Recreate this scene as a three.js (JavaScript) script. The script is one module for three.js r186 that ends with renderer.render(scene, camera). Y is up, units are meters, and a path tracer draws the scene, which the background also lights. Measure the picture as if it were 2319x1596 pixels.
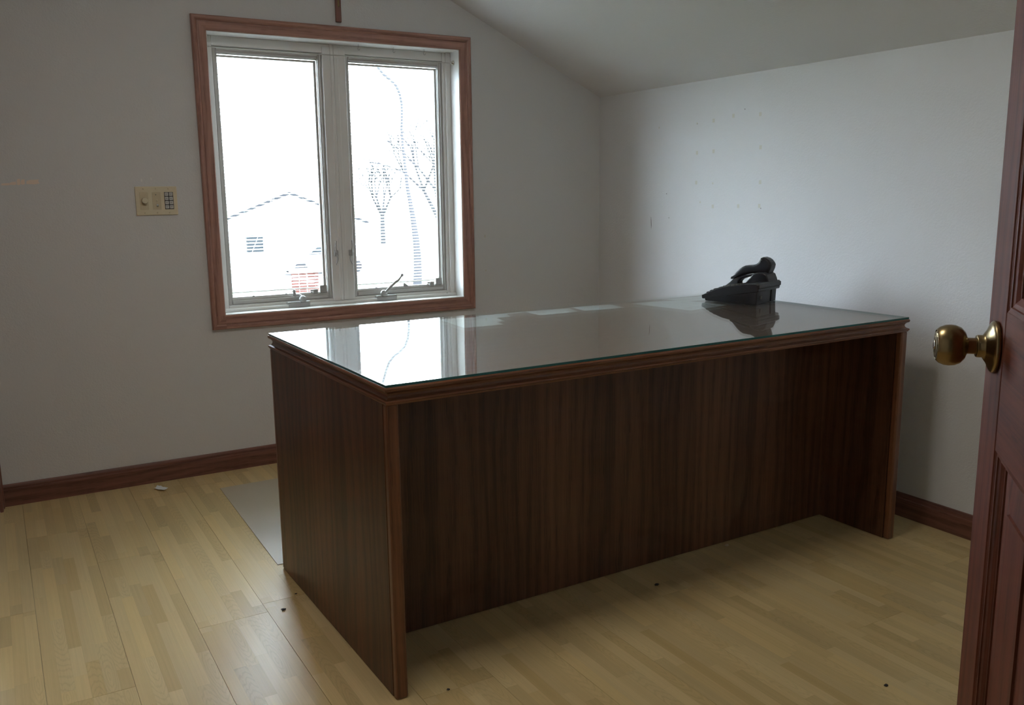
import * as THREE from 'three';
import { RoundedBoxGeometry } from 'three/addons/geometries/RoundedBoxGeometry.js';
import { RectAreaLightUniformsLib } from 'three/addons/lights/RectAreaLightUniformsLib.js';
import { mergeGeometries } from 'three/addons/utils/BufferGeometryUtils.js';

// ---------------------------------------------------------------- camera, sky, exposure
const scene = new THREE.Scene();
const camera = new THREE.PerspectiveCamera(43.364, 2319 / 1596, 0.02, 400);
camera.position.set(-2.7768, 1.1786, 3.8347);
camera.rotation.set(-0.1791, -0.5282, -0.0115, 'YXZ');
scene.add(camera);
scene.background = new THREE.Color().setRGB(0.885, 0.98, 1.15);      // even overcast sky
scene.backgroundIntensity = 28.0;
const renderer = new THREE.WebGLRenderer({ antialias: true });
renderer.toneMapping = THREE.LinearToneMapping;
renderer.toneMappingExposure = 1.0;
renderer.shadowMap.enabled = true;
RectAreaLightUniformsLib.init();
const LAMP = 12.5;                                                       // ceiling lamp luminance

// ---------------------------------------------------------------- helpers
function rng(seed) { let s = seed >>> 0; return () => { s = (s + 0x6D2B79F5) >>> 0; let t = s; t = Math.imul(t ^ (t >>> 15), t | 1); t ^= t + Math.imul(t ^ (t >>> 7), t | 61); return ((t ^ (t >>> 14)) >>> 0) / 4294967296; }; }
function hash(x, y, s) { let h = Math.imul(x, 374761393) ^ Math.imul(y, 668265263) ^ Math.imul(s, 2147483647 - 1013); h = Math.imul(h ^ (h >>> 13), 1274126177); return ((h ^ (h >>> 16)) >>> 0) / 4294967296; }
function vnoise(x, y, s) {
  const xi = Math.floor(x), yi = Math.floor(y), fx = x - xi, fy = y - yi, u = fx * fx * (3 - 2 * fx), v = fy * fy * (3 - 2 * fy);
  const a = hash(xi, yi, s), b = hash(xi + 1, yi, s), c = hash(xi, yi + 1, s), d = hash(xi + 1, yi + 1, s);
  return a + (b - a) * u + (c - a) * v + (a - b - c + d) * u * v;
}
const fbm = (x, y, s) => vnoise(x, y, s) * 0.55 + vnoise(x * 2.1, y * 2.1, s + 7) * 0.3 + vnoise(x * 4.3, y * 4.3, s + 13) * 0.15;
const clamp = (x, a = 0, b = 1) => Math.min(b, Math.max(a, x));
const smooth = (a, b, x) => { const t = clamp((x - a) / (b - a)); return t * t * (3 - 2 * t); };
const enc = (c) => 255 * (c <= 0.0031308 ? 12.92 * c : 1.055 * Math.pow(c, 1 / 2.4) - 0.055);
function makeTexture(w, h, fn, srgb = true) {                      // fn(px, py) -> linear rgb (or data 0..1)
  const d = new Uint8Array(w * h * 4);
  for (let y = 0; y < h; y++) for (let x = 0; x < w; x++) {
    const c = fn(x, y), i = (y * w + x) * 4;
    for (let k = 0; k < 3; k++) d[i + k] = srgb ? enc(clamp(c[k])) : 255 * clamp(c[k]);
    d[i + 3] = 255;
  }
  const t = new THREE.DataTexture(d, w, h, THREE.RGBAFormat);
  t.magFilter = THREE.LinearFilter; t.minFilter = THREE.LinearMipmapLinearFilter; t.generateMipmaps = true;
  t.wrapS = t.wrapT = THREE.RepeatWrapping; if (srgb) t.colorSpace = THREE.SRGBColorSpace; t.needsUpdate = true;
  return t;
}
// wood: grain runs along v; tile of sw x sh metres
function woodTexture({ w = 384, h = 1024, sw = 0.3, sh = 1.2, base, dark, seed, rings = 26, warp = 1.6, pore = 0.5, band = 0 }) {
  const t = makeTexture(w, h, (px, py) => {
    const x = px / w * sw, y = py / h * sh;
    const wob = fbm(x * 5, y * 1.1, seed) * warp + fbm(x * 14, y * 2.5, seed + 3) * 0.35;
    const ring = 0.5 + 0.5 * Math.sin((x * rings + wob * 2.2) * 6.2832);
    const fine = vnoise(x * 420, y * 7, seed + 21), mid = vnoise(x * 120, y * 2.2, seed + 31);
    const p = smooth(0.62, 0.86, vnoise(x * 900, y * 26, seed + 41)) * (0.35 + 0.65 * ring);
    const b = band ? vnoise(x * band, y * 0.15, seed + 51) - 0.5 : 0;
    const m = clamp(0.34 * ring * ring + 0.34 * fine + 0.26 * mid + pore * p + b * 0.7);
    return [0, 1, 2].map((k) => base[k] + (dark[k] - base[k]) * m);
  });
  t.repeat.set(1 / sw, 1 / sh);
  return t;
}
function mat(o) { return new THREE.MeshPhysicalMaterial(o); }
const rgb = (r, g, b) => new THREE.Color().setRGB(r, g, b);

const used = {};
function numbered(n) { used[n] = (used[n] ?? -1) + 1; return used[n] ? n + '_' + String(used[n]).padStart(3, '0') : n; }
function mesh(name, geo, m, parent) { const o = new THREE.Mesh(geo, m); o.name = name; o.castShadow = o.receiveShadow = true; parent.add(o); return o; }
function thing(name, label, category, pos = [0, 0, 0], turn = 0, group) {
  const o = new THREE.Group(); o.name = numbered(name); o.position.set(...pos); o.rotation.y = turn;
  o.userData = { label, category }; if (group) o.userData.group = group; scene.add(o); return o;
}
function struct(name, label, category = 'structure') { const o = new THREE.Group(); o.name = name; o.userData = { kind: 'structure', label, category }; scene.add(o); return o; }
function tagMesh(name, geo, m, label, category, group) { const o = mesh(numbered(name), geo, m, scene); o.userData = { label, category }; if (group) o.userData.group = group; return o; }
// uv in metres; v runs along axis g
function uvs(geo, g = 1, du = 0, dv = 0) {
  const q = geo.index ? geo.toNonIndexed() : geo; const P = q.attributes.position, N = q.attributes.normal, uv = new Float32Array(P.count * 2), A = ['getX', 'getY', 'getZ'];
  for (let i = 0; i < P.count; i++) {
    const n = A.map((f) => Math.abs(N[f](i))); let a = n.indexOf(Math.max(...n)), ax = [0, 1, 2].filter((k) => k !== a);
    let vi = ax.includes(g) ? g : ax[1], ui = ax.find((k) => k !== vi);
    uv[2 * i] = P[A[ui]](i) + du + a * 0.13; uv[2 * i + 1] = P[A[vi]](i) + dv;
  }
  q.setAttribute('uv', new THREE.BufferAttribute(uv, 2)); return q;
}
const box = (x0, x1, y0, y1, z0, z1, g = 1, du = 0, dv = 0) => uvs(new THREE.BoxGeometry(x1 - x0, y1 - y0, z1 - z0).translate((x0 + x1) / 2, (y0 + y1) / 2, (z0 + z1) / 2), g, du, dv);
const rbox = (x0, x1, y0, y1, z0, z1, r = 0.003, s = 2, g = 1, du = 0, dv = 0) => uvs(new RoundedBoxGeometry(x1 - x0, y1 - y0, z1 - z0, s, r).translate((x0 + x1) / 2, (y0 + y1) / 2, (z0 + z1) / 2), g, du, dv);
const V = (x, y, z) => new THREE.Vector3(x, y, z);
// profile [d, t] swept from A to B; d goes along out, t along nrm; the ends are cut by m0, m1 (1 = mitre that grows outwards)
function sweep(profile, A, B, out, nrm, m0 = 0, m1 = 0, du = 0) {
  const dir = B.clone().sub(A).normalize(), pos = [], uv = [], n = profile.length;
  const at = ([d, t], E, m) => E.clone().addScaledVector(out, d).addScaledVector(nrm, t).addScaledVector(dir, d * m);
  const p0 = profile.map((q) => at(q, A, -m0)), p1 = profile.map((q) => at(q, B, m1)); let s = du;
  const put = (p, u, v) => { pos.push(p.x, p.y, p.z); uv.push(u, v); };
  for (let i = 0; i < n; i++) {
    const j = (i + 1) % n, l = Math.hypot(profile[j][0] - profile[i][0], profile[j][1] - profile[i][1]);
    const v = (p) => p.clone().sub(A).dot(dir);
    put(p0[i], s, v(p0[i])); put(p1[i], s, v(p1[i])); put(p1[j], s + l, v(p1[j]));
    put(p0[i], s, v(p0[i])); put(p1[j], s + l, v(p1[j])); put(p0[j], s + l, v(p0[j])); s += l;
  }
  const tri = THREE.ShapeUtils.triangulateShape(profile.map((q) => new THREE.Vector2(q[0], q[1])), []);
  for (const P of [p0, p1]) for (const t of tri) for (const k of t) put(P[k], profile[k][0], profile[k][1]);
  const g = new THREE.BufferGeometry();
  g.setAttribute('position', new THREE.Float32BufferAttribute(pos, 3)); g.setAttribute('uv', new THREE.Float32BufferAttribute(uv, 2));
  const vol = (() => { let w = 0; for (let i = 0; i < pos.length; i += 9) { const a = V(pos[i], pos[i + 1], pos[i + 2]).sub(A), b = V(pos[i + 3], pos[i + 4], pos[i + 5]).sub(A), c = V(pos[i + 6], pos[i + 7], pos[i + 8]).sub(A); w += a.dot(b.cross(c)); } return w; })();
  if (vol < 0) for (let i = 0; i < pos.length; i += 9) for (let k = 0; k < 3; k++) { const a = g.attributes.position.array; [a[i + 3 + k], a[i + 6 + k]] = [a[i + 6 + k], a[i + 3 + k]]; if (k < 2) { const b = g.attributes.uv.array, j = i / 9 * 6; [b[j + 2 + k], b[j + 4 + k]] = [b[j + 4 + k], b[j + 2 + k]]; } }
  g.computeVertexNormals(); return g;
}
function poly(points, depth, bevel = 0, segs = 2) {                   // extruded outline, z from 0 to depth
  const s = new THREE.Shape(points.map((p) => new THREE.Vector2(p[0], p[1])));
  return new THREE.ExtrudeGeometry(s, { depth: depth - 2 * bevel, bevelEnabled: bevel > 0, bevelSize: bevel, bevelOffset: -bevel, bevelThickness: bevel, bevelSegments: segs, curveSegments: 6 }).translate(0, 0, bevel);
}
const lathe = (pts, seg = 40) => new THREE.LatheGeometry(pts.map((p) => new THREE.Vector2(p[0], p[1])), seg);
const tube = (pts, r, seg = 24, rad = 8) => new THREE.TubeGeometry(new THREE.CatmullRomCurve3(pts.map((p) => V(...p))), seg, r, rad);
const cyl = (r0, r1, h, n = 16) => new THREE.CylinderGeometry(r1, r0, h, n);
const clean = (g) => { const q = g.index ? g.toNonIndexed() : g; for (const k of Object.keys(q.attributes)) if (!['position', 'normal', 'uv'].includes(k)) q.deleteAttribute(k); return q; };
const merge = (...gs) => mergeGeometries(gs.map(clean));

// ---------------------------------------------------------------- materials
const peel = makeTexture(256, 256, (x, y) => { const f = (s, k) => vnoise(x / s, y / s, k); const e = f(5, 3) * 0.6 + f(2.2, 5) * 0.4; return [e, e, e]; }, false);
peel.repeat.set(4, 4);
const M = {};
M.wall = mat({ color: rgb(0.76, 0.77, 0.77), roughness: 0.62, bumpMap: peel, bumpScale: 0.0005 });
M.ceiling = mat({ color: rgb(0.86, 0.86, 0.865), roughness: 0.85, bumpMap: peel, bumpScale: 0.0006 });
const oakA = woodTexture({ base: [0.50, 0.275, 0.21], dark: [0.235, 0.108, 0.08], seed: 11, rings: 30, pore: 0.55 });
const boardTex = woodTexture({ base: [0.26, 0.115, 0.08], dark: [0.10, 0.04, 0.027], seed: 14, rings: 30, pore: 0.55 });
M.board = mat({ map: boardTex, roughness: 0.4 });
M.oak = mat({ map: oakA, roughness: 0.34, clearcoat: 0.4, clearcoatRoughness: 0.35 });
const doorTex = woodTexture({ base: [0.155, 0.043, 0.023], dark: [0.065, 0.018, 0.009], seed: 61, rings: 18, pore: 0.4, sw: 0.3, sh: 1.5 });
M.door = mat({ map: doorTex, roughness: 0.5, specularIntensity: 0.32 });
const deskTex = woodTexture({ w: 640, sw: 0.6, sh: 1.2, base: [0.180, 0.074, 0.035], dark: [0.052, 0.018, 0.008], seed: 5, rings: 22, warp: 1.1, pore: 0.45, band: 9 });
M.desk = mat({ map: deskTex, roughness: 0.42, clearcoat: 0.15, clearcoatRoughness: 0.4 });
const edgeTex = woodTexture({ base: [0.25, 0.098, 0.040], dark: [0.095, 0.033, 0.014], seed: 8, rings: 34, pore: 0.5 });
M.deskEdge = mat({ map: edgeTex, roughness: 0.36, clearcoat: 0.3, clearcoatRoughness: 0.3 });
const topTex = (() => {                                              // desktop board with pale scuffs
  const r = rng(77), sc = []; for (let i = 0; i < 90; i++) sc.push([r() * 1.2, r() * 1.9, 0.006 + r() * r() * 0.06, r() * 0.7 - 0.35, 0.2 + r() * 0.5]);
  const w = 640, h = 1024, sw = 1.2, sh = 1.9;
  const t = makeTexture(w, h, (px, py) => {
    const x = px / w * sw, y = py / h * sh, wob = fbm(x * 4, y * 0.9, 91) * 1.4;
    const ring = 0.5 + 0.5 * Math.sin((x * 16 + wob * 2) * 6.2832), fine = vnoise(x * 300, y * 6, 92);
    const m = clamp(0.4 * ring * ring + 0.4 * fine + 0.2 * vnoise(x * 3, y * 2, 95)); let c = [0.29 - 0.125 * m, 0.175 - 0.085 * m, 0.115 - 0.06 * m];
    for (const [sx, sy, l, a, k] of sc) { const dx = x - sx, dy = y - sy; if (Math.abs(dy) < l && Math.abs(dx - dy * a) < 0.0022) c = c.map((q) => q + (0.5 - q) * k); }
    return c;
  });
  t.repeat.set(1 / sw, 1 / sh); return t;
})();
M.deskTop = mat({ map: topTex, roughness: 0.45 });
M.glass = mat({ color: rgb(0.97, 0.985, 0.98), roughness: 0.0, transmission: 1, thickness: 0, ior: 1.52 });
M.deskGlass = mat({ color: rgb(0.955, 0.985, 0.98), roughness: 0.0, transmission: 1, thickness: 0, ior: 1.7 });
M.glassEdge = mat({ color: rgb(0.02, 0.13, 0.13), roughness: 0.12 });
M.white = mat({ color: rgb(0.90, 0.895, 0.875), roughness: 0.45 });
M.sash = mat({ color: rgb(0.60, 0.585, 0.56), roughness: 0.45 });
M.hardware = mat({ color: rgb(0.52, 0.52, 0.52), roughness: 0.38, metalness: 0.2 });
M.slat = mat({ color: rgb(0.82, 0.82, 0.82), roughness: 0.5 });
M.cord = mat({ color: rgb(0.75, 0.74, 0.72), roughness: 0.8 });
M.rod = mat({ color: rgb(0.6, 0.58, 0.55), roughness: 0.3, metalness: 0.6 });
M.chrome = mat({ color: rgb(0.7, 0.68, 0.62), roughness: 0.15, metalness: 1 });
M.brass = mat({ color: rgb(0.30, 0.225, 0.115), roughness: 0.27, metalness: 1 });
M.plate = mat({ color: rgb(0.78, 0.70, 0.51), roughness: 0.42 });
M.plate2 = mat({ color: rgb(0.69, 0.60, 0.41), roughness: 0.42 });
M.key = mat({ color: rgb(0.62, 0.63, 0.62), roughness: 0.5 });
M.dark = mat({ color: rgb(0.03, 0.03, 0.032), roughness: 0.5 });
M.phone = mat({ color: rgb(0.012, 0.012, 0.014), roughness: 0.38 });
M.phoneKey = mat({ color: rgb(0.10, 0.095, 0.08), roughness: 0.5 });
M.paper = mat({ color: rgb(0.90, 0.94, 0.94), roughness: 0.9 });
M.mat = mat({ color: rgb(0.50, 0.44, 0.34), roughness: 0.42 });
M.tape = mat({ color: rgb(0.69, 0.68, 0.60), roughness: 0.5 });
M.patch = mat({ color: rgb(0.93, 0.80, 0.70), roughness: 0.8 });
M.scuff = mat({ color: rgb(0.14, 0.13, 0.12), roughness: 0.8 });
M.crumb = mat({ color: rgb(0.70, 0.62, 0.48), roughness: 0.9 });

// ---------------------------------------------------------------- structure
const SL = 0.4672, Y0 = 1.6506, XF = -1.75, YF = Y0 - SL * XF, ZF = 3.66;
const roofLine = [[0, 0], [0, Y0], [XF, YF], [-3.42, YF], [-3.42, 0]];
{ // back wall with the window opening
  const s = new THREE.Shape(roofLine.map((p) => new THREE.Vector2(p[0], p[1])));
  const h = new THREE.Path(); h.moveTo(-1.958, 0.664); h.lineTo(-0.798, 0.664); h.lineTo(-0.798, 1.846); h.lineTo(-1.958, 1.846); h.closePath(); s.holes.push(h);
  const w = struct('wall_back', 'pale grey gable wall with the window', 'wall');
  mesh('plaster', uvs(new THREE.ExtrudeGeometry(s, { depth: 0.16, bevelEnabled: false }).translate(0, 0, -0.16)), M.wall, w);
  const pt = [[-2.705, 1.228], [-2.68, 1.231], [-2.662, 1.236], [-2.648, 1.236], [-2.615, 1.236]], sz = [[0.03, 0.009], [0.022, 0.012], [0.012, 0.024], [0.014, 0.02], [0.044, 0.018]];
  pt.forEach(([x, y], i) => mesh('paint_chip', poly([[-0.5, -0.4], [0.1, -0.5], [0.5, -0.3], [0.42, 0.2], [0.5, 0.5], [-0.2, 0.42], [-0.46, 0.2]].map(([a, b]) => [x + a * sz[i][0], y + b * sz[i][1]]), 0.0004), M.patch, w));
  for (const [x, y, a, b] of [[-2.233, 1.241, 0.004, 0.012], [-2.197, 1.246, 0.003, 0.009], [-0.685, 0.967, 0.008, 0.012], [-0.683, 0.8, 0.006, 0.008]]) mesh('adhesive_spot', box(x - a / 2, x + a / 2, y - b / 2, y + b / 2, 0, 0.0004), x < -1 ? M.white : M.tape, w);
}
{
  const w = struct('wall_right', 'pale grey low knee wall behind the desk', 'wall');
  mesh('plaster', box(0, 0.12, 0, Y0, -0.16, 3.9), M.wall, w);
  const spots = [[1.470, 0.739, 0], [1.475, 0.844, 1], [1.486, 0.964, 1], [1.481, 1.118, 1], [1.348, 1.126, 1], [1.342, 0.743, 1], [1.344, 0.849, 1], [1.211, 0.743, 1], [1.206, 0.85, 0], [1.207, 1.131, 1], [1.124, 0.772, 0], [1.106, 0.854, 1], [1.11, 1.131, 1], [1.108, 1.01, 1], [1.469, 0.477, 0]];
  for (const [y, z, big] of spots) { const b = big ? 0.009 : 0.005; mesh('adhesive_spot', rbox(-0.0006, 0, y - b * 0.9, y + b * 0.9, z - b * 0.75, z + b * 0.75, 0.0003, 1), M.tape, w); }
  mesh('scuff_mark', poly([[0.4265, 1.052], [0.429, 1.02], [0.431, 0.996], [0.4325, 1.012], [0.430, 1.036]], 0.0005).rotateY(-Math.PI / 2), M.scuff, w);
  for (const [y, z] of [[1.468, 0.741], [1.508, 1.03], [1.162, 0.54], [1.05, 0.56], [1.1, 1.14]]) mesh('nail_hole', cyl(0.002, 0.002, 0.0006, 8).rotateZ(Math.PI / 2).translate(-0.0003, y, z), M.scuff, w);
}
{
  const w = struct('wall_left', 'left wall with a closet door beside the corner', 'wall');
  mesh('plaster', merge(box(-2.965, -2.845, 0, YF, 0, 0.075), box(-2.965, -2.845, 2.04, YF, 0.075, 2.2), box(-3.42, -2.845, 0, YF, 2.2, 2.32), box(-3.42, -3.30, 0, YF, 2.32, 5.7)), M.wall, w);
  const f = struct('wall_front', 'front wall with the doorway', 'wall');
  mesh('plaster', merge(uvs(poly([[0.12, 0], [0.12, Y0 - 0.056], [XF, YF], [-2.165, YF], [-2.165, 0]], 0.12).translate(0, 0, ZF)), box(-3.42, -2.99, 0, YF, ZF, ZF + 0.12), box(-2.99, -2.165, 2.06, YF, ZF, ZF + 0.12)), M.wall, f);
  const h = struct('wall_hall', 'hallway walls behind the doorway', 'wall');
  mesh('plaster', merge(box(-3.42, -1.0, 0, YF, 5.58, 5.7), box(-1.12, -1.0, 0, 2.2, ZF + 0.12, 5.58)), M.wall, h);
  const c = struct('ceiling', 'sloped plaster ceiling', 'ceiling');
  mesh('plaster', uvs(poly([[0.14, Y0 - SL * 0.14], [XF, YF], [-3.45, YF], [-3.45, YF + 0.1], [XF, YF + 0.1], [0.14, Y0 + 0.1]], 5.86).translate(0, 0, -0.16)), M.ceiling, c);
}
// ---- laminate floor: planks printed with narrow maple strips
{
  const PW = 0.192, PL = 1.22, fl = struct('floor', 'light maple laminate floor', 'floor');
  mesh('subfloor', box(-3.42, 0.12, -0.12, -0.0085, -0.16, 5.7), mat({ color: rgb(0.22, 0.17, 0.1), roughness: 0.8 }), fl);
  const pores = makeTexture(256, 256, (x, y) => { const e = 0.5 + 0.5 * vnoise(x / 1.6, y / 9, 71) - 0.35 * vnoise(x / 4, y / 4, 72); return [e, e, e]; }, false);
  pores.repeat.set(8, 4);
  const prints = [0, 1, 2, 3].map((k) => {
    const w = 256, h = 1536, r = rng(900 + k), rows = [];
    for (let s = 0; s < 6; s++) { const cuts = []; let y = -r() * 0.35; while (y < PL) { const l = 0.16 + r() * 0.34; cuts.push({ y0: y, y1: y + l, tone: r(), warm: r(), seed: Math.floor(r() * 9999), cath: r() < 0.3, cx: 0.3 + r() * 0.4, cy: r() }); y += l; } rows.push(cuts); }
    return makeTexture(w, h, (px, py) => {
      const x = px / w * PW, y = py / h * PL, s = Math.min(5, Math.floor(x / (PW / 6))), c = rows[s].find((q) => y >= q.y0 && y < q.y1);
      const xl = x - s * PW / 6, yl = y - c.y0, u = xl / (PW / 6);
      let g = 0.45 * vnoise(xl * 700, yl * 9, c.seed) + 0.4 * vnoise(xl * 200, yl * 3.5, c.seed + 1);
      if (c.cath) { const d = Math.hypot((u - c.cx) * 1.2, (yl - c.cy * (c.y1 - c.y0)) * 5.5) + 0.25 * fbm(u * 3, yl * 12, c.seed + 2); g += 0.55 * smooth(0.55, 1, 0.5 + 0.5 * Math.sin(d * 34)); }
      const t = (c.tone - 0.5) * (c.tone > 0.8 ? 0.28 : 0.17), m = 1 - t - 0.15 * (g - 0.4);
      const edge = Math.min(u, 1 - u) < 0.03 || yl < 0.0016 ? 0.95 : 1;
      return [0.63 * m * edge, (0.49 - 0.02 * c.warm) * m * edge * (1 - 0.12 * t), (0.255 - 0.035 * c.warm) * m * edge * (1 - 0.35 * t)];
    });
  });
  const mats = prints.map((t) => mat({ map: t, roughness: 0.32, specularIntensity: 0.42, bumpMap: pores, bumpScale: 0.00006, ior: 1.5 }));
  const r = rng(4321), x1 = -2.193;
  for (let i = -7; i < 12; i++) {
    const a = x1 + i * PW, b = a + PW, xa = Math.max(a, -3.42), xb = Math.min(b, -0.002); if (xb - xa < 0.01) continue;
    const zEnd = xa > -1.1 ? ZF : 5.58; let z = i === -1 ? 1.426 - 2 * PL : -r() * PL - 0.05;
    for (; z < zEnd; z += PL) {
      const za = Math.max(z, 0.0), zb = Math.min(z + PL, zEnd); if (zb - za < 0.02) continue;
      const g = new RoundedBoxGeometry(xb - xa - 0.0005, 0.008, zb - za - 0.0006, 1, 0.0005).translate((xa + xb) / 2, -0.004, (za + zb) / 2);
      const P = g.attributes.position, uv = g.attributes.uv; for (let k = 0; k < P.count; k++) uv.setXY(k, (P.getX(k) - a) / PW, (P.getZ(k) - z) / PL);
      mesh('plank', g, mats[Math.floor(r() * 4)], fl);
    }
  }
}
// ---- baseboards
const bbProf = [[0, 0], [0, 0.0135], [0.062, 0.0135], [0.066, 0.0125], [0.068, 0.0095], [0.076, 0.0085], [0.082, 0.006], [0.0857, 0.003], [0.0857, 0]];
{
  const up = V(0, 1, 0);
  const b = mesh('baseboard_back', sweep(bbProf, V(-2.832, 0.0002, 0), V(-0.0005, 0.0002, 0), up, V(0, 0, 1)), M.board, scene); b.userData = { kind: 'structure', label: 'red oak baseboard under the window wall', category: 'baseboard' };
  const c = mesh('baseboard_right', sweep(bbProf, V(0, 0.0002, 0.0145), V(0, 0.0002, ZF), up, V(-1, 0, 0), 0, 0, 0.07), M.board, scene); c.userData = { kind: 'structure', label: 'red oak baseboard along the right wall', category: 'baseboard' };
}
const caseProf = [[0, 0], [0, 0.009], [0.003, 0.0115], [0.030, 0.0135], [0.0355, 0.0135], [0.037, 0.0115], [0.039, 0.0135], [0.045, 0.0175], [0.055, 0.018], [0.058, 0.0155], [0.058, 0]];
function casing(x0, x1, y0, y1, m, parent, frame, bottom = true) {     // mitred casing round an opening; frame maps (x, y) -> point, out dirs
  const { at, ex, ey, n } = frame, neg = (v) => v.clone().negate();
  mesh('casing', sweep(caseProf, at(x0, y1), at(x1, y1), ey, n, 1, 1), m, parent);
  if (bottom) mesh('casing', sweep(caseProf, at(x0, y0), at(x1, y0), neg(ey), n, 1, 1, 0.05), m, parent);
  mesh('casing', sweep(caseProf, at(x0, y0), at(x0, y1), neg(ex), n, bottom ? 1 : 0, 1, 0.1), m, parent);
  mesh('casing', sweep(caseProf, at(x1, y0), at(x1, y1), ex, n, bottom ? 1 : 0, 1, 0.16), m, parent);
}
{ // closet door in the left wall, its casing shows at the edge of the picture
  const d = struct('door_2', 'sliding closet doors with red oak casing beside the corner', 'door');
  const up = V(0, 1, 0), n = V(1, 0, 0);
  mesh('casing', sweep(caseProf, V(-2.845, 0.0002, 0.075), V(-2.845, 2.04, 0.075), V(0, 0, -1), n, 0, 1), M.board, d);
  mesh('casing', sweep(caseProf, V(-2.845, 2.04, 0.075), V(-2.845, 2.04, 2.2), up, n, 1, 0), M.board, d);
  for (const [a, b, x] of [[0.078, 1.16, -2.905], [1.12, 2.196, -2.95]]) mesh('sliding_panel', box(x, x + 0.03, 0.004, 2.036, a, b, 1), M.door, d);
}
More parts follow.
